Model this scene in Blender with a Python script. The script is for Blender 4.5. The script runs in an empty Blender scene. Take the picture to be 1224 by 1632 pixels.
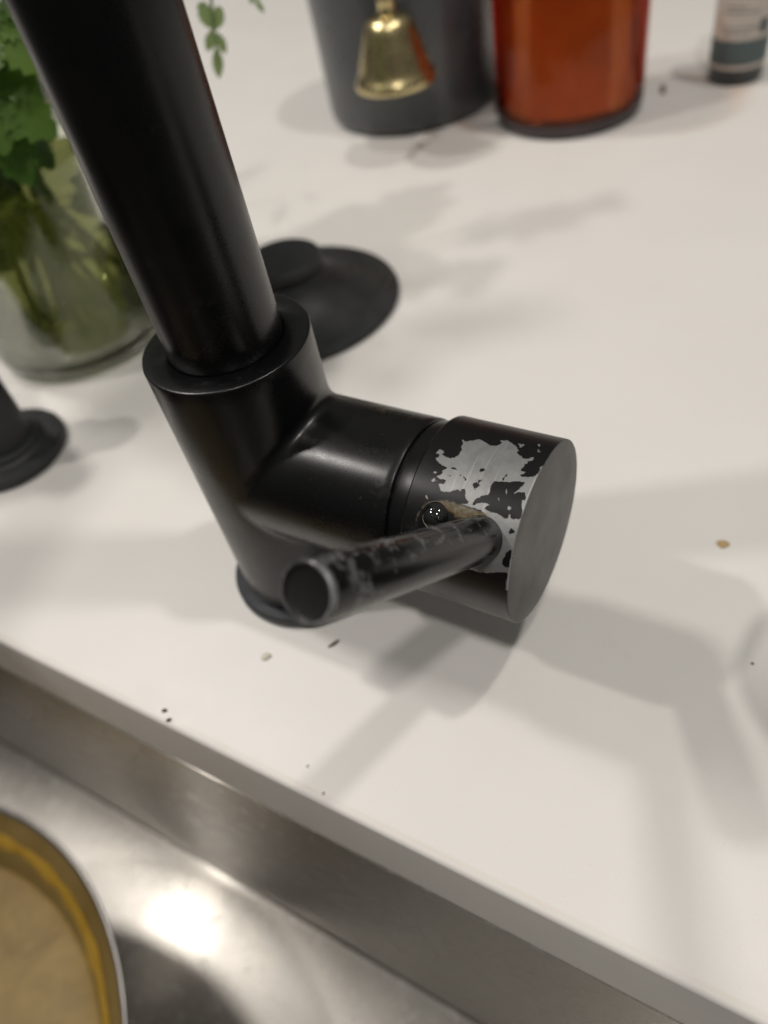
import bpy, bmesh, math, random
import numpy as np
from mathutils import Vector, Matrix

random.seed(7)
S = 0.001          # all builder numbers below are millimetres
sc = bpy.context.scene
col = sc.collection

# ------------------------------------------------------------------ camera
cam_d = bpy.data.cameras.new('camera')
cam = bpy.data.objects.new('camera', cam_d)
col.objects.link(cam)
CAM = Vector((140.595, -122.993, 212.847))
CAM_R = Matrix(((0.861998, -0.26038, 0.434928), (0.479585, 0.696807, -0.533346), (-0.164188, 0.668328, 0.725521)))
cam.matrix_world = Matrix.Translation(CAM * S) @ CAM_R.to_4x4()
cam_d.sensor_fit = 'VERTICAL'
cam_d.lens = 26.0
cam_d.sensor_height = 35.514
cam_d.clip_start = 0.005
cam_d.clip_end = 20.0
cam_d.dof.use_dof = True
cam_d.dof.focus_distance = (CAM - Vector((80, -12, 78))).dot(CAM_R.col[2]) * S
cam_d.dof.aperture_fstop = 7.2
sc.camera = cam

# ------------------------------------------------------------------ room light: four ceiling downlights and a dim even room
world = bpy.data.worlds.new('World')
sc.world = world
world.use_nodes = True
bg = world.node_tree.nodes['Background']
wt = world.node_tree                       # pale ceiling above, dark room and floor below
wtc = wt.nodes.new('ShaderNodeTexCoord')
wsp = wt.nodes.new('ShaderNodeSeparateXYZ')
wmr = wt.nodes.new('ShaderNodeMapRange')
wmr.interpolation_type = 'SMOOTHSTEP'
wmr.inputs['From Min'].default_value = -0.15
wmr.inputs['From Max'].default_value = 0.9
wmr.inputs['To Min'].default_value = 0.03
wmr.inputs['To Max'].default_value = 0.15
wt.links.new(wtc.outputs['Generated'], wsp.inputs[0])
wt.links.new(wsp.outputs[2], wmr.inputs['Value'])
wt.links.new(wmr.outputs[0], bg.inputs[1])
bg.inputs[0].default_value = (1.0, 0.96, 0.905, 1)

def downlight(lx, ly, watts, colour, size=0.11, h=1.9, target=(0.08, 0.0)):
    d = bpy.data.lights.new('downlight', 'AREA')
    d.shape = 'DISK'
    d.size = size
    d.energy = watts
    d.color = colour
    o = bpy.data.objects.new('downlight', d)
    o.location = (target[0] + lx * h, target[1] + ly * h, h)
    col.objects.link(o)

downlight(0.24, -0.38, 8.8, (1.0, 0.95, 0.90))       # in front of the counter, right
downlight(0.29, 0.14, 8.8, (1.0, 0.95, 0.895))       # above the counter, right
downlight(-0.67, 0.03, 15.0, (1.0, 0.95, 0.905), 0.26)     # above the counter, left
downlight(-0.67, -0.37, 13.6, (1.0, 0.945, 0.90))    # in front of the counter, left

sc.view_settings.view_transform = 'Standard'
sc.view_settings.look = 'None'
sc.view_settings.exposure = 0.17
sc.view_settings.gamma = 1.0
sc.view_settings.use_curve_mapping = False
sc.render.engine = 'CYCLES'
sc.cycles.use_denoising = True
sc.cycles.use_adaptive_sampling = True
sc.cycles.adaptive_threshold = 0.03
sc.cycles.max_bounces = 8
sc.cycles.transparent_max_bounces = 12
sc.cycles.sample_clamp_indirect = 6.0
sc.cycles.caustics_reflective = True
sc.cycles.caustics_refractive = False

# ------------------------------------------------------------------ helpers
def tag(o, label=None, cat=None, group=None, kind=None):
    for k, v in (('label', label), ('category', cat), ('group', group), ('kind', kind)):
        if v:
            o[k] = v
    return o

def empty(name, loc=(0, 0, 0), label=None, cat=None, group=None):
    o = bpy.data.objects.new(name, None)
    o.empty_display_size = 0.01
    o.location = Vector(loc) * S
    col.objects.link(o)
    return tag(o, label, cat, group)

def link(name, me, parent=None, loc=None, mat=None):
    o = bpy.data.objects.new(name, me)
    col.objects.link(o)
    if parent is not None:
        o.parent = parent
    if loc is not None:
        o.location = Vector(loc) * S
    if mat is not None and not me.materials:
        me.materials.append(mat)
    return o

def make_mesh(name, verts, faces, mat, sharp=32):
    me = bpy.data.meshes.new(name)
    me.from_pydata([(v[0] * S, v[1] * S, v[2] * S) for v in verts], [], faces)
    bm = bmesh.new()
    bm.from_mesh(me)
    bmesh.ops.recalc_face_normals(bm, faces=bm.faces)
    lim = math.radians(sharp)
    for f in bm.faces:
        f.smooth = True
    for e in bm.edges:
        if len(e.link_faces) == 2 and e.calc_face_angle(0) > lim:
            e.smooth = False
    bm.to_mesh(me)
    bm.free()
    if mat is not None:
        me.materials.append(mat)
    return me

def obj(name, vf, mat, parent=None, loc=None, sharp=32):
    return link(name, make_mesh(name, vf[0], vf[1], mat, sharp), parent, loc)

def lathe(prof, seg=96, axis='z', closed=False):
    """prof = [(r, h)...]; closed joins the last ring to the first"""
    verts, faces, rings = [], [], []
    for r, h in prof:
        if r < 1e-6:
            rings.append([len(verts)])
            verts.append((0, 0, h))
        else:
            rings.append(list(range(len(verts), len(verts) + seg)))
            for i in range(seg):
                a = 2 * math.pi * i / seg
                verts.append((r * math.cos(a), r * math.sin(a), h))
    pairs = list(zip(rings[:-1], rings[1:]))
    if closed:
        pairs.append((rings[-1], rings[0]))
    for A, B in pairs:
        if len(A) == 1 and len(B) == 1:
            continue
        for i in range(seg):
            j = (i + 1) % seg
            if len(A) == 1:
                faces.append((A[0], B[i], B[j]))
            elif len(B) == 1:
                faces.append((A[i], B[0], A[j]))
            else:
                faces.append((A[i], B[i], B[j], A[j]))
    if axis == 'x':
        verts = [(z, x, y) for x, y, z in verts]
    return verts, faces

def tube(pts, rad, seg=24, cap=True):
    """tube along a polyline; rad a number or a list"""
    n = len(pts)
    P = [Vector(p) for p in pts]
    R = rad if isinstance(rad, (list, tuple)) else [rad] * n
    T = []
    for i in range(n):
        a = P[max(0, i - 1)]
        b = P[min(n - 1, i + 1)]
        T.append((b - a).normalized())
    u = T[0].orthogonal().normalized()
    verts, faces = [], []
    for i in range(n):
        u = (u - T[i] * u.dot(T[i])).normalized()
        w = T[i].cross(u)
        for k in range(seg):
            a = 2 * math.pi * k / seg
            verts.append(P[i] + (u * math.cos(a) + w * math.sin(a)) * R[i])
    for i in range(n - 1):
        for k in range(seg):
            j = (k + 1) % seg
            faces.append((i * seg + k, i * seg + j, (i + 1) * seg + j, (i + 1) * seg + k))
    if cap:
        faces.append(tuple(range(seg)))
        faces.append(tuple((n - 1) * seg + k for k in range(seg)))
    return verts, faces

def merge(*parts):
    V, F = [], []
    for v, f in parts:
        o = len(V)
        V += list(v)
        F += [tuple(i + o for i in q) for q in f]
    return V, F

def rounded(r0, h0, r1, h1, rad, n=4):
    """lathe corner fillet points at the outer corner (r1,h1) - between direction r and direction h"""
    return [(r1 - rad + rad * math.sin(a), h1 - rad + rad * math.cos(a)) for a in [math.pi / 2 * i / n for i in range(n + 1)]]

# ------------------------------------------------------------------ materials
class NT:
    def __init__(self, name):
        self.m = bpy.data.materials.new(name)
        self.m.use_nodes = True
        self.t = self.m.node_tree
        self.p = self.t.nodes['Principled BSDF']
        self.out = self.t.nodes['Material Output']
    def n(self, typ, **kw):
        x = self.t.nodes.new(typ)
        for k, v in kw.items():
            if k.startswith('_'):
                setattr(x, k[1:], v)
        for k, v in kw.items():
            if not k.startswith('_'):
                key = int(k[1:]) if k[0] == 'i' and k[1:].isdigit() else k
                x.inputs[key].default_value = v
        return x
    def l(self, a, b):
        self.t.links.new(a, b)
    def val(self, name, v):
        self.p.inputs[name].default_value = v
    def math(self, op, a, b=None, clamp=False):
        x = self.t.nodes.new('ShaderNodeMath')
        x.operation = op
        x.use_clamp = clamp
        for i, q in enumerate((a, b)):
            if q is None:
                continue
            if isinstance(q, (int, float)):
                x.inputs[i].default_value = q
            else:
                self.l(q, x.inputs[i])
        return x.outputs[0]
    def step(self, v, lo, hi):
        x = self.t.nodes.new('ShaderNodeMapRange')
        x.interpolation_type = 'SMOOTHSTEP'
        self.l(v, x.inputs['Value'])
        x.inputs['From Min'].default_value = lo
        x.inputs['From Max'].default_value = hi
        return x.outputs[0]
    def ramp(self, v, lo, hi, a, b):
        x = self.t.nodes.new('ShaderNodeMapRange')
        self.l(v, x.inputs['Value'])
        for k, q in zip(('From Min', 'From Max', 'To Min', 'To Max'), (lo, hi, a, b)):
            x.inputs[k].default_value = q
        return x.outputs[0]
    def noise(self, scale, detail=3, rough=.5, vec=None, dist=0):
        x = self.n('ShaderNodeTexNoise', Scale=scale, Detail=detail, Roughness=rough, Distortion=dist)
        if vec is None:
            vec = self.coord()
        self.l(vec, x.inputs['Vector'])
        return x.outputs['Fac']
    def coord(self, which='Object'):
        if not hasattr(self, '_tc'):
            self._tc = self.t.nodes.new('ShaderNodeTexCoord')
        return self._tc.outputs[which]
    def mix(self, fac, a, b):
        x = self.t.nodes.new('ShaderNodeMix')
        x.data_type = 'RGBA'
        for k, q in ((0, fac), (6, a), (7, b)):
            if isinstance(q, (int, float)):
                x.inputs[k].default_value = q
            elif isinstance(q, tuple):
                x.inputs[k].default_value = q if len(q) == 4 else q + (1,)
            else:
                self.l(q, x.inputs[k])
        return x.outputs[2]
    def scale_vec(self, sx, sy, sz):
        x = self.t.nodes.new('ShaderNodeMapping')
        x.inputs['Scale'].default_value = (sx, sy, sz)
        self.l(self.coord(), x.inputs['Vector'])
        return x.outputs[0]
    def bump(self, h, dist, strength=1.0):
        x = self.n('ShaderNodeBump', Strength=strength, Distance=dist)
        self.l(h, x.inputs['Height'])
        self.l(x.outputs[0], self.p.inputs['Normal'])

def plain(name, c, rough=.5, metal=0., spec=.5, var=0.0, vscale=300, coat=0.0):
    k = NT(name)
    k.val('Roughness', rough)
    k.val('Metallic', metal)
    k.val('Specular IOR Level', spec)
    k.val('Coat Weight', coat)
    if var:
        nz = k.noise(vscale, 4)
        a = tuple(x * (1 - var) for x in c)
        b = tuple(min(1, x * (1 + var)) for x in c)
        k.l(k.mix(k.ramp(nz, .3, .7, 0, 1), a, b), k.p.inputs['Base Color'])
        k.l(k.ramp(nz, .3, .7, rough * .85, min(1, rough * 1.15)), k.p.inputs['Roughness'])
    else:
        k.val('Base Color', tuple(c) + (1,))
    return k.m

BLACK = (.0042, .0042, .0046)
def black_paint(name, rough=.29, wear=None):
    k = NT(name)
    k.val('Specular IOR Level', .5)
    smudge = k.noise(38, 4, .6)
    fine = k.noise(2600, 2)
    dust = k.step(k.noise(1150, 2, .6), .735, .76)          # sparse pale specks of dust
    col_ = k.mix(k.math('MULTIPLY', dust, .35), BLACK, (.16, .155, .145))
    scale = k.step(k.noise(95, 5, .7, dist=.4), .60, .72)          # dried drops and finger smears
    col_ = k.mix(k.math('MULTIPLY', scale, .06), col_, (.20, .195, .185))
    rg = k.math('ADD', k.ramp(smudge, .3, .7, rough - .06, rough + .08), k.ramp(fine, .2, .8, -.03, .03))
    rg = k.math('ADD', rg, k.math('MULTIPLY', scale, .08))
    met = None
    if wear:
        col_, rg, met = wear(k, col_, rg)
        if met is not None:
            k.l(met, k.p.inputs['Metallic'])
    k.l(col_, k.p.inputs['Base Color'])
    k.l(rg, k.p.inputs['Roughness'])
    return k.m

M = {}
M['black'] = black_paint('black_satin_paint')
M['black_end'] = black_paint('black_end_paint', .33)

def cap_wear(k, c, rg):
    at = k.n('ShaderNodeAttribute', _attribute_name='wear').outputs['Fac']
    st = k.n('ShaderNodeAttribute', _attribute_name='stain').outputs['Fac']
    jag = k.noise(900, 3, .65)
    jag2 = k.noise(260, 2, .5)
    d = k.math('ADD', at, k.math('ADD', k.ramp(jag, 0, 1, -.62, .62), k.ramp(jag2, 0, 1, -.3, .3)))
    w = k.step(d, -.03, .05)
    rim = k.math('SUBTRACT', k.step(d, -.14, -.03), w, True)
    tone = k.noise(300, 5, .6)
    streak = k.noise(90, 6, .7)
    metal = k.mix(k.ramp(tone, .3, .7, 0, 1), (.33, .338, .335), (.42, .425, .415))
    metal = k.mix(k.math('MULTIPLY', k.step(streak, .52, .7), .5), metal, (.26, .26, .245))
    scr = k.step(k.noise(500, 2, .5, vec=k.scale_vec(1.6, .12, .12)), .60, .66)
    metal = k.mix(k.math('MULTIPLY', scr, .35), metal, (.58, .58, .56))
    c = k.mix(w, c, metal)
    c = k.mix(k.math('MULTIPLY', rim, .55), c, (.14, .14, .14))  # paint lip round the chips, lightened in colour as a highlight
    sd = k.math('ADD', st, k.ramp(k.noise(420, 4, .6), 0, 1, -1.3, 1.0))
    s = k.step(sd, -.2, .6)
    crust = k.mix(k.ramp(k.noise(700, 3), .35, .65, 0, 1), (.13, .085, .03), (.24, .21, .15))
    c = k.mix(k.math('MULTIPLY', s, .85), c, crust)
    rg = k.math('ADD', rg, k.math('MULTIPLY', w, .12))
    rg = k.math('ADD', rg, k.math('MULTIPLY', s, .15))
    met = k.math('MULTIPLY', k.math('MULTIPLY', w, .55), k.math('SUBTRACT', 1.0, s))
    b = k.n('ShaderNodeBump', Strength=.9, Distance=.00006)
    k.l(k.math('ADD', k.math('SUBTRACT', 1.0, w), k.math('MULTIPLY', s, k.noise(800, 3))), b.inputs['Height'])
    k.l(b.outputs[0], k.p.inputs['Normal'])
    return c, rg, met
M['cap'] = black_paint('worn_cap_paint', .34, cap_wear)

def lever_wear(k, c, rg):
    # local z runs from the cap (0.022) to the tip (0.09), local y points up
    sep = k.n('ShaderNodeSeparateXYZ')
    k.l(k.coord(), sep.inputs[0])
    x, y, z = sep.outputs
    tipm = k.step(z, .0896, .0908)
    up_ = k.step(y, .0025, .0056)
    blot = k.noise(230, 5, .65, dist=.5)
    fine = k.noise(900, 4, .7)
    ridge = k.math('MULTIPLY', up_, k.step(k.math('ADD', blot, k.math('MULTIPLY', fine, .25)), .66, .78))
    side = k.math('MULTIPLY', k.step(k.math('ADD', k.noise(105, 5, .75, dist=.4), k.math('MULTIPLY', k.step(z, .06, .088), .06)), .60, .66), k.step(z, .050, .062))
    chips = k.step(k.noise(420, 2, .6), .73, .76)
    tn = k.step(k.math('ADD', blot, k.math('MULTIPLY', tipm, .22)), .58, .72)
    tn = k.math('MULTIPLY', k.math('MULTIPLY', tn, k.step(z, .083, .090)), k.step(x, -.002, .004))
    w = k.math('MAXIMUM', k.math('MULTIPLY', ridge, .6), k.math('MULTIPLY', side, .55))
    w = k.math('MAXIMUM', w, k.math('MULTIPLY', chips, .7))
    w = k.math('MAXIMUM', w, k.math('MAXIMUM', tn, k.math('MULTIPLY', tipm, .14)), True)
    metal = k.mix(k.ramp(fine, .3, .7, 0, 1), (.15, .155, .16), (.30, .30, .295))
    c = k.mix(w, c, metal)
    rg = k.math('ADD', rg, k.math('MULTIPLY', w, .12))
    return c, rg, k.math('MULTIPLY', w, .3)
M['lever'] = black_paint('worn_lever_paint', .22, lever_wear)
M['recess'] = plain('dark_recess', (.013, .013, .013), .36, var=.15, vscale=120)
M['rubber'] = plain('charcoal_rubber', (.020, .021, .023), .52, var=.2, vscale=120)
M['gasket'] = plain('slate_gasket', (.022, .025, .030), .42, var=.2, vscale=200)

# white quartz
k = NT('white_quartz')
k.val('Specular IOR Level', .36)
grain = k.noise(2300, 2, .6)
cloud = k.noise(9, 4, .55)
speck = k.step(k.noise(1500, 1, .5), .745, .775)
c = k.mix(k.ramp(cloud, .3, .7, 0, 1), (.755, .735, .695), (.79, .772, .735))
c = k.mix(k.math('MULTIPLY', k.ramp(grain, .35, .75, 0, 1), .16), c, (.60, .57, .52))
c = k.mix(k.math('MULTIPLY', speck, .30), c, (.40, .37, .33))
sep = k.n('ShaderNodeSeparateXYZ')
k.l(k.coord(), sep.inputs[0])
edge = k.math('SUBTRACT', k.math('SUBTRACT', sep.outputs[1], k.math('MULTIPLY', sep.outputs[0], .01204)), -.0749)
band = k.math('MULTIPLY', k.step(edge, .0012, .0019), k.math('SUBTRACT', 1.0, k.step(edge, .0022, .0034)))
band = k.math('MULTIPLY', band, k.ramp(k.noise(30, 3, .5), .3, .7, .1, 1.0))
c = k.mix(k.math('MULTIPLY', band, .24), c, (.50, .33, .18))
stn = k.step(k.noise(16, 6, .7, dist=1.5), .60, .78)                     # faint dried wipe marks
c = k.mix(k.math('MULTIPLY', stn, .10), c, (.52, .47, .40))
k.l(c, k.p.inputs['Base Color'])
smear = k.noise(22, 5, .65, dist=.8)
k.l(k.ramp(smear, .3, .7, .38, .52), k.p.inputs['Roughness'])
M['quartz'] = k.m

# brushed steel of the sink
k = NT('brushed_steel')
k.val('Metallic', 1.0)
brush = k.noise(60, 5, .7, vec=k.scale_vec(3, 60, 60))
spots = k.noise(30, 3, .5)
marks = k.step(k.noise(120, 4, .65, dist=.6), .57, .68)              # dried water marks
lines = k.step(k.noise(200, 2, .5, vec=k.scale_vec(.25, 9, 9)), .60, .70)
c = k.mix(k.ramp(spots, .3, .7, 0, 1), (.40, .38, .345), (.46, .44, .405))
c = k.mix(k.math('MULTIPLY', marks, .25), c, (.56, .54, .50))
c = k.mix(k.math('MULTIPLY', lines, .22), c, (.27, .255, .23))
k.l(c, k.p.inputs['Base Color'])
def scratch(rz, s, lo):
    mp = k.t.nodes.new('ShaderNodeMapping')
    mp.inputs['Rotation'].default_value = (0, 0, rz)
    mp.inputs['Scale'].default_value = (s * .05, s, s * .3)
    k.l(k.coord(), mp.inputs['Vector'])
    return k.step(k.noise(1.0, 2, .5, vec=mp.outputs[0]), lo, lo + .03)
scr = k.math('MAXIMUM', k.math('MAXIMUM', scratch(.5, 600, .73), scratch(-.9, 500, .74)), scratch(1.4, 700, .74))
c = k.mix(k.math('MULTIPLY', scr, .5), c, (.75, .73, .69))
rb = k.math('ADD', k.ramp(brush, .3, .7, .30, .38), k.math('MULTIPLY', marks, .06))
k.l(k.math('ADD', rb, k.math('MULTIPLY', k.ramp(spots, .3, .7, 0, 1), .05)), k.p.inputs['Roughness'])
k.l(c, k.p.inputs['Base Color'])
tg = k.n('ShaderNodeCombineXYZ', X=1.0, Y=0.0, Z=0.0)                # brushed along the sink, so lamps smear across it
gl = k.n('ShaderNodeBsdfAnisotropic', Anisotropy=.82)
k.l(c, gl.inputs['Color'])
k.l(k.math('ADD', k.ramp(brush, .3, .7, .22, .30), k.math('MULTIPLY', marks, .12)), gl.inputs['Roughness'])
k.l(tg.outputs[0], gl.inputs['Tangent'])
mx = k.n('ShaderNodeMixShader', i0=.36)
k.l(k.p.outputs[0], mx.inputs[1])
k.l(gl.outputs[0], mx.inputs[2])
k.l(mx.outputs[0], k.out.inputs[0])
M['steel'] = k.m
k = NT('pot_steel')
k.val('Metallic', 1.0)
k.val('Base Color', (.50, .49, .47, 1))
k.l(k.ramp(k.noise(70, 4), .3, .7, .30, .42), k.p.inputs['Roughness'])
M['pot'] = k.m
k = NT('greasy_shaded_pot_wall')
nz = k.noise(32, 5, .65)
k.l(k.mix(k.ramp(nz, .3, .7, 0, 1), (.12, .078, .022), (.18, .125, .045)), k.p.inputs['Base Color'])  # greasy brown that also stands in for shade below the grease ring
k.val('Roughness', .32)
M['pot_in'] = k.m
k = NT('yellow_grease')
nz = k.noise(75, 5, .7)
k.l(k.mix(k.ramp(nz, .3, .7, 0, 1), (.24, .135, .012), (.36, .225, .035)), k.p.inputs['Base Color'])
k.val('Roughness', .25)
k.bump(nz, .0006, .7)
M['grease'] = k.m
k = NT('tan_dishwater')
nz = k.noise(26, 6, .68, dist=1.2)
spt = k.step(k.noise(150, 3, .6), .62, .72)
c = k.mix(k.ramp(nz, .33, .67, 0, 1), (.165, .105, .028), (.26, .18, .058))
c = k.mix(k.math('MULTIPLY', spt, .45), c, (.17, .105, .03))
k.l(c, k.p.inputs['Base Color'])
k.val('Roughness', .42)
k.val('Specular IOR Level', .2)
k.bump(nz, .0008, .25)
M['soup'] = k.m

def glassy(name, tint, gloss=1.0, rough=.03, body=None, body_fac=0.0):
    k = NT(name)
    tr = k.n('ShaderNodeBsdfTransparent', Color=tint + (1,))
    base = tr.outputs[0]
    if body:
        df = k.n('ShaderNodeBsdfDiffuse')
        nz = k.noise(38, 4, .6)
        k.l(k.mix(k.ramp(nz, .3, .7, 0, 1), tuple(q * .75 for q in body), tuple(q * 1.25 for q in body)), df.inputs[0])
        mx = k.n('ShaderNodeMixShader', i0=body_fac)
        k.l(base, mx.inputs[1])
        k.l(df.outputs[0], mx.inputs[2])
        base = mx.outputs[0]
    gl = k.n('ShaderNodeBsdfGlossy', Color=(1, 1, 1, 1), Roughness=rough)
    fr = k.n('ShaderNodeFresnel', IOR=1.45)
    mx = k.n('ShaderNodeMixShader')
    k.l(k.math('MULTIPLY', fr.outputs[0], gloss), mx.inputs[0])
    k.l(base, mx.inputs[1])
    k.l(gl.outputs[0], mx.inputs[2])
    k.l(mx.outputs[0], k.out.inputs[0])
    k.t.nodes.remove(k.p)
    return k.m
M['glass'] = glassy('clear_jar_glass', (.965, .975, .94), .8)
M['water'] = glassy('murky_vase_water', (.80, .82, .52), .6, .04, (.42, .46, .10), .44)
M['amber_glass'] = glassy('amber_glass', (.97, .90, .80), .5, .08)
ab = M['amber_glass'].node_tree.nodes.new('ShaderNodeVolumeAbsorption')      # the glass wall itself is amber
ab.inputs['Color'].default_value = (.93, .69, .47, 1)
ab.inputs['Density'].default_value = 420
M['amber_glass'].node_tree.links.new(ab.outputs[0], [n for n in M['amber_glass'].node_tree.nodes if n.type == 'OUTPUT_MATERIAL'][0].inputs['Volume'])
M['wax'] = plain('orange_wax', (.62, .27, .105), .45, var=.18, vscale=30)
M['amber_base'] = plain('dark_amber_base', (.040, .028, .030), .22, var=.3, vscale=60)
M['slate'] = plain('slate_ceramic', (.062, .067, .072), .30, var=.18, vscale=40, coat=.2)
M['brass'] = plain('polished_brass', (.74, .62, .33), .27, 1.0, var=.08, vscale=120)
M['bottle'] = plain('dark_bottle_glass', (.012, .018, .020), .12, coat=.4)
M['paper'] = plain('cream_label_paper', (.56, .50, .44), .55, var=.06, vscale=300)
M['teal'] = plain('grey_teal_print', (.085, .115, .12), .5, var=.15, vscale=300)
M['ink'] = plain('grey_ink', (.20, .19, .18), .6)
k = NT('water_drop')
k.val('Base Color', (.010, .011, .010, 1))
k.val('Roughness', .02)
k.val('Specular IOR Level', .55)
k.val('Coat Weight', 1.0)
k.val('Coat Roughness', .01)
M['drop'] = k.m
k = NT('parsley_green')
inf = k.n('ShaderNodeObjectInfo')
vein = k.noise(260, 4, .6)
c = k.mix(inf.outputs['Random'], (.055, .15, .016), (.16, .285, .042))
c = k.mix(k.math('MULTIPLY', k.ramp(vein, .3, .7, 0, 1), .35), c, (.22, .35, .09))
k.l(c, k.p.inputs['Base Color'])
k.val('Roughness', .42)
tl = k.n('ShaderNodeBsdfTranslucent')
k.l(c, tl.inputs[0])
mx = k.n('ShaderNodeMixShader', i0=.35)
k.l(k.p.outputs[0], mx.inputs[1])
k.l(tl.outputs[0], mx.inputs[2])
k.l(mx.outputs[0], k.out.inputs[0])
M['leaf'] = k.m
M['lit_leaf'] = k.m.copy()  # sprig's copy of the leaf green, lightened in colour to look lit
M['stem'] = plain('parsley_stem', (.12, .20, .045), .45, var=.25, vscale=90)
M['rice'] = plain('cooked_grain', (.60, .56, .46), .3)
M['fleck'] = plain('black_fleck', (.02, .018, .015), .6)
M['twig'] = plain('dry_scrap', (.10, .085, .065), .7)
M['bead'] = plain('clear_bead', (.75, .74, .70), .04, coat=1.0)
k = NT('dried_drip')
k.val('Base Color', (.50, .36, .17, 1))
k.val('Roughness', .12)
k.val('Coat Weight', .6)
M['drip'] = k.m

# ------------------------------------------------------------------ countertop
SL = .01204
def ey(x):
    return -74.9 + SL * x
def extrude_profile(prof, x0, x1, slope=SL, n=1):
    """prof (y,z) closed loop swept along x"""
    V, F = [], []
    m = len(prof)
    for i in range(n + 1):
        x = x0 + (x1 - x0) * i / n
        V += [(x, y + slope * x, z) for y, z in prof]
    for i in range(n):
        for j in range(m):
            q = (j + 1) % m
            F.append((i * m + j, i * m + q, (i + 1) * m + q, (i + 1) * m + j))
    F.append(tuple(range(m)))
    F.append(tuple(n * m + j for j in range(m)))
    return V, F
prof = [(1000, 0), (1000, -38), (-74.2, -38), (-74.9, -37.3)]
prof += [(-74.9 + 2.2 - 2.2 * math.cos(a), -2.2 + 2.2 * math.sin(a)) for a in [math.pi / 2 * i / 5 for i in range(6)]]
tag(obj('countertop', extrude_profile(prof, -1300, 900), M['quartz']), kind='structure')

# ------------------------------------------------------------------ sink
sink = empty('sink', (-50, -290, -280), 'brushed stainless steel undermount sink below the white counter edge', 'sink')
def loc(vf, c):
    return [(v[0] - c[0], v[1] - c[1], v[2] - c[2]) for v in vf[0]], vf[1]
SC = (-50, -290, -280)
ZF, YB, YF, XL, XR = -280, -75.3, -520, -470, 360
r = 2.2
arc = [(YB - r + r * math.cos(a), ZF + r - r * math.sin(a)) for a in [math.pi / 2 * i / 6 for i in range(7)]]
back = [(YB + 12, -38.4), (YB + 12, -39.4), (YB + .8, -39.4)] 
wall = [(YB, -38.25)] + arc
wall2 = [(y + 1.2, z - (1.2 if i > 5 else 0)) for i, (y, z) in enumerate(wall)]
obj('back_wall', loc(extrude_profile(wall + wall2[::-1], XL, XR, SL), SC), M['steel'], sink)
fl = [(YB - r - .05, ZF), (YF, ZF - 3), (YF, ZF - 5), (YB - r - .05, ZF - 2)]
obj('floor', loc(extrude_profile(fl, XL, XR, SL), SC), M['steel'], sink)
fw = [(YF - .1, ZF - 4), (YF - .1, -39), (YF - 1.5, -39), (YF - 1.5, ZF - 4)]
obj('front_wall', loc(extrude_profile(fw, XL, XR, SL), SC), M['steel'], sink)
for x0, x1 in ((XL - 1.4, XL), (XR, XR + 1.4)):
    sw = [(YB, ZF - 2), (YB, -39), (YF, -39), (YF, ZF - 5)]
    obj('side_wall', loc(extrude_profile(sw, x0, x1, SL), SC), M['steel'], sink)
rim = [(YB + 20, -38.3), (YB + 1.4, -38.3), (YB + 1.4, -39.6), (YB + 20, -39.6)]
obj('rim', loc(extrude_profile(rim, XL, XR, SL), SC), M['steel'], sink)

# flared bowl soaking in the sink
pot = empty('bowl', (-151.4, -272.7, -279.8), 'flared steel bowl with yellow grease ring and tan dishwater in the sink', 'bowl')
PR = 158.3
HB = 15.9
po = [(0, 0), (62, 0), (80, 3), (98, 15), (115, 40), (130, 74), (144, 88 + HB), (151, 96.2 + HB), (155.5, 100.5 + HB), (157.6, 102.4 + HB), (PR, 103.6 + HB), (PR - .5, 104.4 + HB), (PR - 1.4, 104.6 + HB), (PR - 2.6, 103.9 + HB), (PR - 3.4, 103.0 + HB)]
obj('outer_wall', lathe(po, 200), M['pot'], pot)
pi_ = [(PR - 3.4, 103.05 + HB), (149.5, 98.4 + HB), (143, 92.6 + HB), (139.5, 88 + HB), (130, 66 + HB), (110, 30 + HB)]
obj('inner_wall', lathe(pi_, 200), M['pot_in'], pot)
V, F = [], []
NS = 260
for i in range(NS):
    a = 2 * math.pi * i / NS
    w = .5 * math.sin(3 * a + 1) + .45 * math.sin(7 * a) + .4 * math.sin(17 * a + 2) + .34 * math.sin(31 * a) + .3 * math.sin(53 * a + 1)
    for rr, zz in ((147.3 + .9 * w, 97.0 + .8 * w), (145.8 + .5 * w, 96.0 + .3 * w), (143.6, 94.2), (141.2 - 1.0 * w, 91.6 - 1.1 * w), (140.4 - 1.6 * w, 89.6 - 1.8 * w)):
        V.append((rr * math.cos(a), rr * math.sin(a), zz + HB))
for i in range(NS):
    j = (i + 1) % NS
    for q in range(4):
        F.append((5 * i + q, 5 * j + q, 5 * j + q + 1, 5 * i + q + 1))
obj('grease_ring', (V, F), M['grease'], pot)
obj('dishwater', lathe([(0, 74.6 + HB), (40, 74.7 + HB), (80, 74.6 + HB), (120, 74.6 + HB), (131.5, 74.6 + HB), (134.2, 75.4 + HB)], 160), M['soup'], pot)

# ------------------------------------------------------------------ faucet
faucet = empty('faucet', (0, 0, 0), 'matte black kitchen faucet with chipped paint on its valve cap', 'faucet')
R, H, HA, RA, RC, RT = 24.0, 101.5, 57.66, 23.3, 25.28, 16.46
obj('base_flange', lathe([(22, 0.05), (27.6, 0.05), (28.1, .6), (28.1, 3.6), (27.5, 4.4), (22, 4.5)], 128, closed=True), M['gasket'], faucet)

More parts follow.
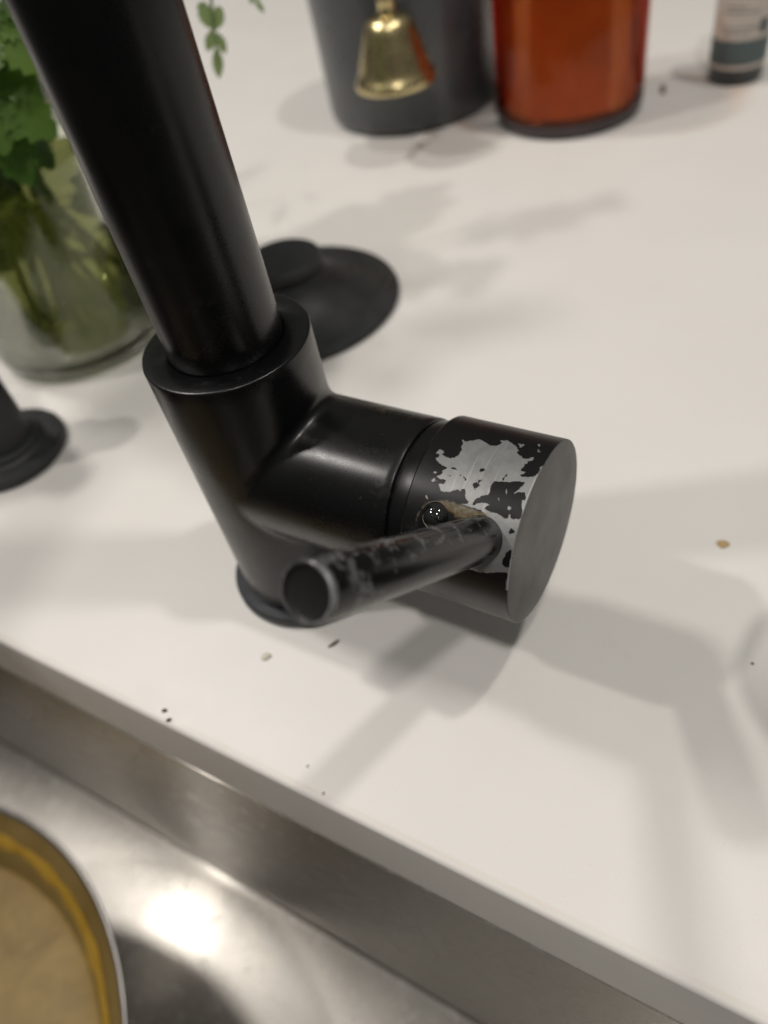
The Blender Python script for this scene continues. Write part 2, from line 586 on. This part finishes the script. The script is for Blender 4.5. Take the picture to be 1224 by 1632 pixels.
# upright body with the valve arm flowing out of it through a fillet
seg = 192
bprof = [(R - 3, 4.4), (R - .7, 4.4), (R, 5.1)] + [(R, 5.1 + (H - .8 - 5.1) * i / 24) for i in range(1, 25)] + [(R - .12, H - .3), (R - .35, H - .08), (R - .7, H), (RT + .5, H), (RT + .2, H - .3), (RT + .2, H - 4), (R - 3, H - 4)]
up_body = lathe(bprof, seg, closed=True)
V, F = [], []
NA, NB = 256, 9
rows = NB + 1 + 14 + 3
for i in range(NA):
    ph = 2 * math.pi * i / NA
    y, z = RA * math.cos(ph), HA + RA * math.sin(ph)
    th = math.asin(y / R)
    # tangent of the joint curve on the unrolled body
    dth = (-RA * math.sin(ph)) / (R * math.cos(th))
    tu, tv = R * dth, RA * math.cos(ph)
    L = math.hypot(tu, tv) or 1
    nu, nv = tv / L, -tu / L
    if nu * math.cos(ph) + nv * math.sin(ph) < 0:
        nu, nv = -nu, -nv
    kk = 2.2 + 1.6 * abs(math.sin(ph)) ** 2
    th2, z2 = th + nu * kk / R, z + nv * kk
    Rb = R + .015
    Bp = Vector((Rb * math.cos(th2), Rb * math.sin(th2), z2))
    J = Vector((R * math.cos(th), y, z))
    A = J + Vector((kk, 0, 0))
    for j in range(NB + 1):
        t = j / NB
        V.append(Bp * (1 - t) ** 2 + J * 2 * t * (1 - t) + A * t * t)
    for j in range(1, 15):
        V.append(Vector((A.x + (55.9 - A.x) * j / 14, y, z)))
    for rr, xx in ((RA - .25, 56.35), (RA - .9, 56.5), (RA - 3, 56.5)):
        V.append(Vector((xx, rr * math.cos(ph), HA + rr * math.sin(ph))))
for i in range(NA):
    i2 = (i + 1) % NA
    for j in range(rows - 1):
        F.append((i * rows + j, i2 * rows + j, i2 * rows + j + 1, i * rows + j + 1))
obj('body', merge(up_body, (V, F)), M['black'], faucet, sharp=50)

# spout: straight rise, gooseneck over the sink, spray head
pts = [(0, 0, 96 + 204 * i / 10) for i in range(11)]
GR = 95
pts += [(0, -GR + GR * math.cos(a), 300 + GR * math.sin(a)) for a in [math.pi * i / 28 for i in range(1, 29)]]
pts += [(0, -2 * GR, 300 - 12 * i) for i in range(1, 4)]
obj('spout', tube(pts, RT, 96), M['black'], faucet, sharp=60)
obj('spray_head', lathe([(0, 200), (15, 200), (19, 203), (19.5, 230), (18, 262), (17, 264), (0, 264)], 64), M['black'], faucet, (0, -2 * GR, 0))

# neck sleeve in the gap between arm and cap
def at_axis(vf):
    return [(v[0], v[1], v[2] + HA) for v in vf[0]], vf[1]
obj('valve_sleeve', at_axis(lathe([(20, 55), (RA - 1.1, 55.2), (RA - 1.1, 57.0), (RA - .45, 57.25), (RA - .25, 57.7), (RA - .25, 62.4), (20, 62.4)], 160, 'x', closed=True)), M['black'], faucet)

# valve cap with chipped paint
MAIN = [[(69.89, 93.6), (70.64, 92.6), (71.99, 94.5), (73.56, 97.6), (75.23, 96.5), (76.93, 94.7), (78.21, 95.0), (79.03, 96.6), (79.55, 99.7), (78.8, 100.8), (79.63, 101.6), (80.29, 103.3), (81.23, 101.3), (82.51, 100.4), (83.75, 98.4), (84.56, 95.8), (84.43, 94.1), (85.05, 92.4), (86.32, 91.3), (87.29, 90.6), (88.28, 91.7), (88.87, 93.7), (89.24, 91.1), (88.35, 89.4), (88.24, 87.6), (87.77, 86.7), (87.89, 84.8), (87.56, 83.1), (87.65, 81.4), (88.87, 81.6), (87.82, 79.2), (88.24, 78.0), (90.14, 79.1), (91.29, 79.6), (91.83, 82.6), (92.09, 88.3), (92.25, 94.8), (92.66, 94.8), (92.65, 76.4), (92.46, 70.1), (92.42, 65.1), (92.52, 60.4), (92.56, 55.8), (92.57, 51.3), (92.52, 46.7), (92.63, 42.2), (92.69, 37.6), (92.7, 32.9), (92.79, 29.1), (92.69, 21.9), (92.53, 19.0), (92.22, 19.3), (92.08, 22.4), (91.73, 24.2), (90.42, 23.4), (88.4, 21.1), (85.02, 18.7), (83.26, 18.6), (82.16, 18.2), (81.03, 19.2), (82.26, 22.2), (83.8, 26.5), (85.87, 33.9), (87.07, 39.5), (86.51, 44.7), (85.2, 48.5), (84.08, 50.5), (83.07, 51.8), (81.92, 53.9), (80.2, 53.8), (79.34, 53.7), (78.47, 53.6), (76.66, 54.0), (77.82, 55.1), (78.3, 56.4), (77.23, 57.7), (76.56, 59.2), (76.56, 61.1), (75.64, 60.8), (74.72, 61.0), (73.83, 60.9), (73.23, 59.1), (71.6, 57.9), (70.51, 57.7), (69.7, 59.9), (69.2, 61.6), (69.58, 62.1), (70.31, 61.8), (71.11, 63.8), (70.72, 64.8), (70.05, 64.7), (69.14, 64.6), (68.15, 65.1), (68.41, 66.2), (69.27, 67.8), (69.13, 69.8), (69.89, 71.9), (68.58, 72.8), (67.54, 73.4), (66.36, 74.7), (65.5, 76.2), (66.37, 77.0), (66.54, 78.9), (65.9, 79.3), (65.07, 79.5), (65.68, 82.7), (66.22, 82.8), (67.16, 81.2), (67.01, 79.6), (68.41, 78.4), (69.8, 78.3), (70.54, 79.2), (71.03, 81.3), (71.16, 85.2), (70.7, 89.7)]]
HOLES = [[(82.64, 71.1), (84.52, 72.6), (85.75, 72.9), (88.74, 75.1), (89.93, 75.4), (89.65, 73.3), (89.1, 70.4), (88.53, 67.5), (89.7, 69.3), (90.82, 69.5), (91.54, 65.5), (90.93, 64.7), (91.83, 58.1), (91.93, 54.5), (90.35, 54.0), (89.53, 53.9), (89.04, 55.9), (88.95, 53.6), (88.01, 52.8), (86.98, 54.2), (85.7, 54.3), (84.47, 54.0), (83.5, 54.8), (82.79, 55.3), (83.19, 57.0), (83.71, 57.8), (82.6, 58.1), (81.22, 57.2), (79.96, 55.5), (79.35, 55.1), (79.57, 58.1), (80.82, 61.3), (82.32, 62.7), (82.55, 65.3), (82.29, 68.1)], [(89.76, 46.3), (90.41, 48.8), (91.75, 48.0), (91.52, 46.5), (90.46, 44.9)], [(90.0, 30.0), (90.62, 32.9), (90.62, 35.3), (91.65, 37.7), (92.15, 35.4), (92.11, 32.5), (92.52, 28.9), (91.28, 26.8), (90.37, 27.8)], [(77.74, 75.5), (78.21, 76.5), (79.01, 78.1), (79.14, 76.2), (78.58, 74.5)], [(77.73, 66.8), (78.6, 68.2), (79.47, 66.9), (78.99, 64.6), (78.93, 62.8), (78.32, 64.7)], [(70.87, 72.8), (71.88, 73.4), (72.22, 72.3), (71.23, 72.0)], [(70.46, 68.0), (71.66, 68.4), (71.74, 67.4)], [(73.77, 69.9), (74.45, 69.6), (74.4, 68.7)], [(74.78, 69.3), (75.74, 68.7), (75.69, 67.4)], [(78.54, 69.8), (79.67, 70.3), (79.11, 68.5)], [(84.27, 74.1), (84.9, 77.8), (85.09, 76.2), (84.82, 73.4), (84.6, 72.2)], [(74.05, 58.1), (74.51, 60.9), (75.41, 59.4), (75.46, 61.9), (76.39, 63.0), (76.94, 60.4), (76.69, 58.3), (76.35, 56.2), (75.4, 56.5), (74.65, 55.6)]]
EXTRA = [[(66.86, 53.6), (67.22, 53.6), (67.88, 51.6), (67.48, 51.1)], [(66.98, 62.5), (67.69, 63.8), (68.63, 62.8), (67.79, 61.8)], [(66.69, 67.1), (67.15, 68.1), (67.99, 67.8), (67.37, 66.9)], [(87.79, 107.0), (88.15, 107.4), (88.66, 105.4), (88.39, 104.4)], [(88.69, 100.9), (88.97, 101.7), (89.55, 99.6), (89.19, 98.7)], [(83.5, 102.1), (84.74, 103.0), (84.8, 100.3), (84.49, 99.1)], [(86.14, 68.5), (86.41, 68.7), (86.78, 66.4), (86.55, 66.3)], [(85.06, 62.6), (85.34, 63.0), (85.8, 61.2), (85.49, 61.0)], [(88.01, 58.8), (88.24, 60.0), (88.88, 59.1), (88.64, 57.8)]]
STAIN = [[(66.65, 47.5), (68.06, 50.9), (71.72, 54.1), (74.79, 54.6), (76.66, 54.0), (80.18, 53.9), (84.23, 52.7), (82.6, 48.7), (78.97, 46.4), (76.04, 45.1), (74.94, 46.8), (72.89, 48.8), (70.14, 49.1), (68.11, 46.9), (66.74, 42.7), (66.16, 36.5), (65.86, 34.3), (65.82, 40.2), (66.1, 44.2)]]
def sdf(poly, U, Vv):
    P = np.array([(a, math.radians(b) * RC) for a, b in poly])
    Q = np.roll(P, -1, 0)
    best = np.full(U.shape, 1e9)
    ins = np.zeros(U.shape, bool)
    for (ax, ay), (bx, by) in zip(P, Q):
        dx, dy = bx - ax, by - ay
        t = np.clip(((U - ax) * dx + (Vv - ay) * dy) / (dx * dx + dy * dy + 1e-12), 0, 1)
        best = np.minimum(best, (U - ax - t * dx) ** 2 + (Vv - ay - t * dy) ** 2)
        cond = ((ay > Vv) != (by > Vv))
        with np.errstate(divide='ignore', invalid='ignore'):
            xi = (bx - ax) * (Vv - ay) / (by - ay) + ax
        ins ^= cond & (U < xi)
    return np.where(ins, 1, -1) * np.sqrt(best)
SEGC = 600
cp = [(20, 62.0), (RC - .55, 62.0), (RC - .2, 62.12), (RC, 62.45)]
n0 = len(cp)
cp += [(RC, 62.45 + (91.85 - 62.45) * i / 118) for i in range(1, 119)]
n1 = len(cp)
cp += [(RC - .06, 92.0), (RC - .2, 92.12), (RC - .35, 92.17)]
V, F = at_axis(lathe(cp, SEGC, 'x'))
cap = obj('valve_cap', (V, F), M['cap'], faucet, sharp=40)
U = np.array([v[0] for v in V])
ANG = np.array([math.atan2(v[2] - HA, -v[1]) for v in V])
VV = ANG * RC
wear = sdf(MAIN[0], U, VV)
for q in HOLES:
    wear = np.minimum(wear, -sdf(q, U, VV))
for q in EXTRA:
    wear = np.maximum(wear, sdf(q, U, VV))
# worn arris at the outer end of the cap
deg = np.degrees(ANG)
ar = np.where((deg > 12) & (deg < 88), .22 - np.abs(U - 92.05), -2.0)
wear = np.maximum(wear, ar)
# bare metal ring round the lever root
stain = np.full(U.shape, -5.0)
for q in STAIN:
    stain = np.maximum(stain, sdf(q, U, VV))
for nm, arr in (('wear', wear), ('stain', stain)):
    a = cap.data.attributes.new(nm, 'FLOAT', 'POINT')
    a.data.foreach_set('value', np.clip(arr, -6, 6).astype(np.float32))
obj('end_face', at_axis(lathe([(RC - .34, 92.165), (RC - .7, 92.2), (18, 92.2), (10, 92.2), (0, 92.2)], 160, 'x')), M['black_end'], cap)

# lever: root on the cap, hollow worn tip towards the camera
U3 = Vector((-.085, -.782, .617)).normalized()
A0 = Vector((85.6, 0, HA))
up3 = (Vector((0, 0, 1)) - U3 * U3.z).normalized()
x3 = up3.cross(U3)
rot = Matrix((x3, up3, U3)).transposed().to_4x4()
LT = 91.3
lp = [(0, 20), (5.75, 20), (5.9, 40), (5.98, 60), (6.0, LT - .9), (5.85, LT - .3), (5.5, LT), (5.2, LT), (5.05, LT - .1), (4.95, LT - .5), (4.5, LT - .75), (0, LT - .8)]
lever = obj('lever', lathe(lp[:9], 72), M['lever'], cap, sharp=30)
lever.matrix_local = Matrix.Translation(A0 * S) @ rot
obj('lever_hollow', lathe(lp[8:], 72), M['recess'], lever)

# water droplet on the cap beside the lever
da = math.radians(43)
dn = Vector((0, -math.cos(da), math.sin(da)))
dpos = Vector((70.7, 0, HA)) + dn * (RC - .95)
drop = link('water_droplet', make_mesh('water_droplet', *lathe([(0, 3.3), (.8, 3.22), (1.6, 2.98), (2.4, 2.55), (3.1, 1.95), (3.6, 1.2), (3.85, .5), (3.9, -.3), (0, -.4)], 48), M['drop']), None, dpos)
drop.rotation_euler = dn.to_track_quat('Z', 'Y').to_euler()
tag(drop, 'shiny round water droplet on the chipped valve cap beside the lever', 'droplet')

# ------------------------------------------------------------------ black stopper and soap dispenser behind the faucet
st = empty('sink_stopper', (-108, 149, 0), 'flat black rubber stopper with raised round knob lying behind the faucet', 'stopper')
obj('disc', lathe([(0, .1), (56, .1), (57.8, .6), (58.2, 2), (57.6, 3.2), (55, 3.8), (50, 4.2), (46, 5.0), (38, 7.5), (31, 11), (26, 15), (22.5, 19), (20.4, 22.5)], 128), M['rubber'], st)
obj('knob', lathe([(19, 21), (20.6, 22), (21.4, 23.4), (21.5, 26.5), (20.9, 28.0), (19.5, 28.8), (17, 29.0), (0, 29.1)], 96), M['rubber'], st)

sd_ = empty('soap_dispenser', (-177.5, 2.5, 0), 'black soap dispenser column on round flange at the left edge', 'dispenser')
obj('flange', lathe([(14, .05), (27.4, .05), (28, .7), (28, 4.2), (27.2, 5.2), (24, 5.8), (19.5, 6.0), (18.4, 7.0), (18.2, 9.0), (17.4, 10.0), (14, 10.2)], 96, closed=True), M['rubber'], sd_)
obj('column', lathe([(0, 5), (15, 5), (15, 50), (14.4, 51), (9, 51.2), (8.5, 52), (8.5, 66), (0, 66)], 72), M['rubber'], sd_)
obj('nozzle', merge(lathe([(0, 66), (11, 66), (11.5, 67), (11.5, 76), (10.5, 78), (0, 78.4)], 48), tube([(0, 0, 72), (-20, -20, 73), (-45, -45, 73), (-58, -58, 70), (-62, -62, 66)], [5.5, 5.2, 5, 4.8, 4.6], 24)), M['rubber'], sd_)

# ------------------------------------------------------------------ dark cup with a brass bell on it
CU = (-173, 417, 0)
cup = empty('cup', CU, 'dark slate cup with a brass bell hanging in front of it', 'cup')
obj('cup_wall', lathe([(0, .2), (56, .2), (60.5, 1.2), (63, 4), (64, 9), (65, 60), (66.4, 118), (66.2, 119.5), (65, 120), (63.4, 119.2), (62.6, 116), (61, 12), (58, 8), (0, 8)], 128), M['slate'], cup)
cd = Vector((CAM.x + 173, CAM.y - 417, 0)).normalized()
side = Vector((-cd.y, cd.x, 0))
bell_at = Vector((-135.6, 333.4, 0))
bell = empty('brass_bell', bell_at, 'shiny brass bell hanging on a chain against the dark cup', 'bell')
bz = 46
def lift(vf, dz):
    return [(v[0], v[1], v[2] + dz) for v in vf[0]], vf[1]
bo = [(26.2, 0), (26.6, .9), (26.4, 3.2), (25.2, 5.2), (23.9, 6.8), (22.9, 9.5), (21.5, 14.0), (18.9, 22), (16.4, 29.5), (15.0, 33.5), (13.2, 36.0), (9.5, 37.6), (0, 38.2)]
bi = [(0, 36), (12, 33.5), (15.3, 26), (19.5, 14), (22.0, 7), (24.6, .8), (25.2, -.1)]
obj('bell_body', lift(lathe(bo + bi, 96, closed=True), bz), M['brass'], bell, sharp=40)
obj('bell_neck', lift(lathe([(0, 37), (6.4, 37.2), (5.4, 39), (5.0, 43), (5.8, 45.5), (4.8, 48), (0, 49)], 40), bz), M['brass'], bell)
ringp = [(4.8 * math.cos(a), 4.8 * math.sin(a)) for a in [2 * math.pi * i / 24 for i in range(25)]]
link_me = make_mesh('chain_link', *tube([(p, 0, q) for p, q in ringp], 1.35, 12, False), M['brass'])
for i in range(5):
    t = i / 4
    p = Vector((0, 0, bz + 51)).lerp(Vector((-cd.x * 24, -cd.y * 24, 119.5)), t)
    o = link('chain_link', link_me, bell, p)
    o.rotation_euler = (0, 0, math.atan2(cd.y, cd.x) + math.pi / 2 + (math.pi / 2.4 if i % 2 else 0))
    o.scale = (.62, .62, .95) if i else (.9, .9, 1.0)
obj('clapper', lathe([(0, bz + 3), (4, bz + 5), (5, bz + 8), (3.5, bz + 11.5), (1, bz + 14), (1, bz + 36.5), (0, bz + 36.5)], 24), M['brass'], bell)

# ------------------------------------------------------------------ amber candle glass
am = empty('candle', (-48, 410.5, 0), 'orange candle in amber glass next to the dark cup', 'candle')
obj('glass_base', lathe([(0, .2), (44, .2), (47.2, 1.0), (48.6, 3), (48.9, 9.0), (46, 9.6), (0, 9.6)], 128), M['amber_base'], am)
obj('glass', lathe([(48.9, 9.9), (49.1, 96), (48.4, 97.4), (46.8, 97.4), (46.0, 96), (45.7, 10.3), (46.4, 9.9)], 128, closed=True), M['amber_glass'], am)
obj('wax', lathe([(0, 9.9), (43, 9.9), (45.2, 12), (45.4, 84), (43, 85), (30, 83.6), (0, 83)], 96), M['wax'], am)
obj('wick', tube([(0, 0, 83), (.4, 0, 89), (1.5, .5, 94)], 1.0, 8), M['fleck'], am)

# ------------------------------------------------------------------ small labelled bottle
bt = empty('bottle', (46.6, 473.1, 0), 'small dark bottle with cream and grey label at the right edge', 'bottle')
obj('glass', lathe([(0, .2), (14.5, .2), (16.8, 1), (17.5, 3), (17.5, 78), (16.6, 83), (13, 88), (8.5, 91), (8, 93), (8, 99), (0, 99)], 72), M['bottle'], bt)
obj('cap', lathe([(0, 99.2), (9.4, 99.2), (9.6, 100), (9.6, 113), (9, 114), (0, 114)], 48), M['rubber'], bt)
def band(z0, z1, rr, mat, name, a0=0, a1=2 * math.pi, parent=None, n=72):
    V, F = [], []
    full = a1 - a0 > 6.28
    m = n if full else n + 1
    for i in range(m):
        a = a0 + (a1 - a0) * i / n
        for q, z in ((rr, z0), (rr + .12, z0 + .02), (rr + .12, z1 - .02), (rr, z1)):
            V.append((q * math.cos(a), q * math.sin(a), z))
    for i in range(n):
        j = (i + 1) % m
        for q in range(3):
            F.append((4 * i + q, 4 * j + q, 4 * j + q + 1, 4 * i + q + 1))
    return obj(name, (V, F), mat, parent)
lab = band(10.2, 74, 17.52, M['paper'], 'label', parent=bt)
band(12.8, 17.6, 17.66, M['teal'], 'printed_band', parent=lab)
band(17.6, 27.5, 17.66, M['teal'], 'printed_band', parent=lab)
aim = math.atan2(CAM.y - 473, CAM.x - 46.6)
for z, a0, a1 in ((31.0, -.75, .35), (34.2, -.75, .6), (43.0, -.7, .5), (46.0, -.7, .1), (52, -.7, .6), (55, -.7, .4)):
    q = a0
    while q < a1:
        w = random.uniform(.05, .16)
        band(z, z + 1.1, 17.66, M['ink'], 'print_line', aim + q, aim + min(q + w, a1), lab, 4)
        q += w + .04
band(30.5, 38.5, 17.7, M['teal'], 'print_block', aim + .62, aim + 1.0, lab, 8)

# ------------------------------------------------------------------ glass jar of parsley
JC = (-214, 96, 0)
jar = empty('glass_jar', JC, 'clear glass jar half full of murky water with parsley', 'jar')
jo = [(0, .2), (36, .2), (43, .8), (48, 3.5), (51.0, 9), (52, 16), (52, 98), (51.2, 105), (48.5, 112), (44.2, 117.5), (42.5, 120), (42.5, 122.5), (44.2, 123.6), (44.2, 125.4), (42.4, 126.6), (42.4, 129.5), (44.0, 130.6), (44.0, 132.4), (42.2, 133.6), (42.2, 139), (43.2, 140), (43.2, 142), (42, 143), (40.2, 142.4)]
ji = [(39.6, 140), (39.6, 120), (41.5, 116.5), (46, 110.5), (48.6, 104), (49.4, 97), (49.4, 15), (47.5, 9.5), (42, 6.2), (0, 5.5)]
obj('jar_wall', lathe(jo + ji, 128), M['glass'], jar, sharp=60)
obj('water', lathe([(0, 5.8), (42, 6.5), (47.2, 9.8), (49.1, 15.5), (49.1, 86.5), (48.3, 85.7), (0, 85.6)], 96), M['water'], jar)

herb = empty('parsley_bunch', (JC[0], JC[1], 6), 'bunch of fresh green parsley standing in the glass jar', 'parsley')
def lobe(L, W, ang, off, teeth, bend):
    """one toothed leaflet as a folded strip from the origin along ang"""
    n = 10
    V, F = [], []
    ca, sa = math.cos(ang), math.sin(ang)
    for i in range(n + 1):
        t = i / n
        w = W * (math.sin(math.pi * min(1, t * .93 + .07)) ** .8) * (1 + (.22 if i % 2 else -.18) * teeth * (1 if 0 < i < n else 0))
        if i == n:
            w = W * .03
        y = off + L * t
        for s, lift in ((-1, .16), (-.5, .05), (0, -.04), (.5, .05), (1, .16)):
            x = s * w
            z = lift * w - bend * (y ** 2) / 40.0
            V.append((x * ca + y * sa, -x * sa + y * ca, z))
    for i in range(n):
        for j in range(4):
            a = i * 5 + j
            F.append((a, a + 1, a + 6, a + 5))
    return V, F
leaf_meshes = []
for q in range(4):
    rng = random.Random(40 + q)
    parts = [lobe(17 + rng.uniform(-2, 3), 6.2, rng.uniform(-.1, .1), 3.5, 1, .35)]
    for s in (-1, 1):
        parts.append(lobe(13 + rng.uniform(-2, 2), 5.0, s * (.85 + rng.uniform(-.1, .1)), 2.0, 1, .3))
        parts.append(lobe(8, 3.4, s * 1.6, 1.0, 1, .3))
    parts.append(tube([(0, -9, -1.2), (0, -3, -.2), (0, 4, 0)], [.7, .6, .4], 6))
    leaf_meshes.append(make_mesh('leaf', *merge(*parts), M['leaf'], 70))
sprig_mesh = make_mesh('leaf', *merge(lobe(12, 2.6, 0, 8, .8, .1), lobe(9, 2.6, .45, 1, .8, .1), lobe(9, 2.3, -.4, 2, .8, .1), lobe(12, 3.8, -.5, -11, .8, .1), lobe(10, 3.2, .45, -9, .8, .1), tube([(0, -22, 0), (0, -8, .2), (0, 8, 0), (0, 14, 0)], [.7, .6, .5, .3], 6)), M['lit_leaf'], 70)
for nd in M['lit_leaf'].node_tree.nodes:
    if nd.type == 'MIX' and nd.inputs[7].default_value[1] < .345 and not nd.inputs[6].is_linked:
        nd.inputs[6].default_value = (.26, .36, .15, 1)
        nd.inputs[7].default_value = (.32, .42, .19, 1)

def add_leaf(pos, tip, nrm, size=1.0, me=None):
    y = Vector(tip).normalized()
    n = Vector(nrm)
    n = (n - y * n.dot(y)).normalized()
    x = y.cross(n)
    o = link('leaf', me or random.choice(leaf_meshes), herb)
    p = (Vector(pos) - Vector((JC[0], JC[1], 6))) * S
    o.matrix_local = Matrix.Translation(p) @ Matrix((x, y, n)).transposed().to_4x4() @ Matrix.Scale(size, 4)
    return o
rng = random.Random(11)
heads = []
for i in range(15):
    a = 2 * math.pi * i / 15 + rng.uniform(-.2, .2)
    b = a + rng.uniform(-.5, .5)
    r0, r1 = rng.uniform(6, 38), rng.uniform(10, 35)
    top = rng.uniform(165, 245)
    spread = rng.uniform(30, 82)
    base = Vector((JC[0] + r0 * math.cos(b + 2.4), JC[1] + r0 * math.sin(b + 2.4), 9))
    mouth = Vector((JC[0] + r1 * math.cos(a), JC[1] + r1 * math.sin(a), 138))
    end = Vector((JC[0] + spread * math.cos(a), JC[1] + spread * math.sin(a), top))
    pts = []
    for j in range(9):
        t = j / 8
        if t < .6:
            p = base.lerp(mouth, t / .6)
        else:
            s = (t - .6) / .4
            p = mouth.lerp(end, s) + Vector((0, 0, 8 * math.sin(math.pi * s)))
        pts.append(p - Vector((JC[0], JC[1], 6)))
    obj('stem', tube(pts, [1.9, 1.9, 1.8, 1.8, 1.7, 1.5, 1.3, 1.1, .8], 8), M['stem'], herb)
    heads.append((mouth, end, a))
for mouth, end, a in heads:
    for j in range(7):
        t = rng.uniform(.25, 1.05)
        p = mouth.lerp(end, t) + Vector((rng.uniform(-9, 9), rng.uniform(-9, 9), rng.uniform(-6, 10)))
        if p.z < 172 and (p.x - JC[0]) * .80 - (p.y - JC[1]) * .45 > -8:
            continue
        aa = a + rng.uniform(-1.3, 1.3)
        add_leaf(p, (math.cos(aa), math.sin(aa), rng.uniform(-.5, .5)), (rng.uniform(-.5, .5), rng.uniform(-.5, .5), 1), rng.uniform(.9, 1.5))
# leaves and bruised leaves under water
for i in range(16):
    a = rng.uniform(0, 6.28)
    rr = rng.uniform(15, 40)
    add_leaf((JC[0] + rr * math.cos(a), JC[1] + rr * math.sin(a), rng.uniform(25, 112)), (rng.uniform(-1, 1), rng.uniform(-1, 1), rng.uniform(-1, .4)), (math.cos(a), math.sin(a), .4), rng.uniform(.8, 1.2))
view = Vector((.80, -.55, .21))          # the open side of the jar, away from the other stems

# leaves that hang over the jar's rim and the sprig that droops beside the spout
obj('stem', tube([Vector(q) - Vector((JC[0], JC[1], 6)) for q in ((-190.0, 118.0, 140.0), (-168.0, 145.0, 166.0), (-131.4, 180.3, 151.1), (-131.3, 179.7, 142.1), (-132.5, 179.1, 133.2))], [1.2, 1.1, .9, .8, .6], 8), M['stem'], herb)
add_leaf((-132.9, 176.5, 124.8), (-0.2, -7.1, -23.1), view, 1.0, sprig_mesh)
add_leaf((-122.3, 194.7, 133.3), (4.6, -0.4, -6.1), view, .5, sprig_mesh)
for pos, tip, s in (((-165.4, 74.3, 136.5), (13.0, 7.8, -14.4), 1.55),
                    ((-169.7, 74.5, 125.8), (5.5, -3.9, -14.3), 1.35),
                    ((-158.5, 92.3, 162.0), (4.0, -2.2, -10.0), 1.0),
                    ((-161.3, 83.0, 155.4), (6.6, 2.0, -7.1), 1.2),
                    ((-173.4, 86.1, 141.4), (8.1, 2.7, -10.2), 1.1),
                    ((-180.9, 92.0, 110.8), (6.4, -0.5, -8.9), 0.9)):
    add_leaf(pos, tip, view + Vector((rng.uniform(-.3, .3), rng.uniform(-.3, .3), rng.uniform(0, .4))), s)

# ------------------------------------------------------------------ unseen bottle added past the right edge to cast the shadow there
can = empty('added_shadow_bottle', (200, 35, 0), 'unseen dark bottle added past the right edge to cast a shadow into view', 'bottle')
obj('bottle_body', lathe([(0, .2), (28, .2), (30.6, 1.2), (31.2, 3), (31.2, 92), (29.5, 97), (24, 100.5), (12, 101.3), (10, 102), (0, 102)], 96), M['bottle'], can)
obj('bottle_cap', lathe([(0, 102.2), (11.6, 102.2), (12, 103), (12, 116), (11.2, 117.4), (0, 117.6)], 64), M['rubber'], can)

# ------------------------------------------------------------------ crumbs and drips on the counter
def blob(name, pos, size, mat, label, cat, rz=0, seed=1, group=None):
    rg = random.Random(seed)
    bm = bmesh.new()
    bmesh.ops.create_icosphere(bm, subdivisions=3, radius=1)
    ph = [rg.uniform(0, 6) for _ in range(6)]
    for v in bm.verts:
        c = v.co
        f = 1 + .16 * math.sin(2.3 * c.x + ph[0]) + .14 * math.sin(3.1 * c.y + ph[1]) + .1 * math.sin(5 * c.z + 4 * c.x + ph[2])
        v.co = Vector((c.x * f * size[0], c.y * f * size[1], max(-.55, c.z * f) * size[2])) * S
    for f in bm.faces:
        f.smooth = True
    me = bpy.data.meshes.new(name)
    bm.to_mesh(me)
    bm.free()
    me.materials.append(mat)
    o = link(name, me, None, (pos[0], pos[1], size[2] * .5))
    o.rotation_euler = (0, 0, rz)
    return tag(o, label, cat, group)
blob('food_crumb', (7, -40), (1.9, 1.15, .7), M['rice'], 'pale grain-like crumb on the counter in front of the faucet base', 'crumb', .9, 3)
blob('dry_scrap', (26.4, -26.3), (2.3, .55, .5), M['twig'], 'thin dark scrap on the counter below the lever tip', 'scrap', 1.1, 4)
blob('black_fleck', (-13.2, -71.1), (.9, .6, .5), M['fleck'], 'black fleck on the counter, the one farther from the edge', 'fleck', .4, 5, 'black flecks by the counter edge')
blob('black_fleck', (-9.6, -73.2), (.9, .55, .5), M['fleck'], 'black fleck right on the front edge of the counter', 'fleck', .8, 6, 'black flecks by the counter edge')
blob('dried_drip', (132, 61.9), (2.0, 1.7, .45), M['drip'], 'small amber drip on the counter right of the valve cap', 'drip', .3, 7)
blob('dark_scrap', (6.5, 445), (1.8, 2.4, 3.2), M['twig'], 'tiny dark scrap beside the orange candle', 'scrap', .5, 8)
blob('tiny_speck', (150, 19), (.45, .4, .3), M['fleck'], 'tiny dark speck in the shadow at the right edge', 'speck', 0, 9)

for i, (x, y, s, what) in enumerate(((41.5, -66.5, .55, 'tiny clear water speck on the counter, the one nearer the faucet'), (50.5, -71.5, .45, 'tiny clear water speck at the counter edge under the lever shadow'))):
    blob('water_speck', (x, y), (s, s, s * .8), M['bead'], what, 'water speck', 0, 20 + i, 'water specks by the counter edge')
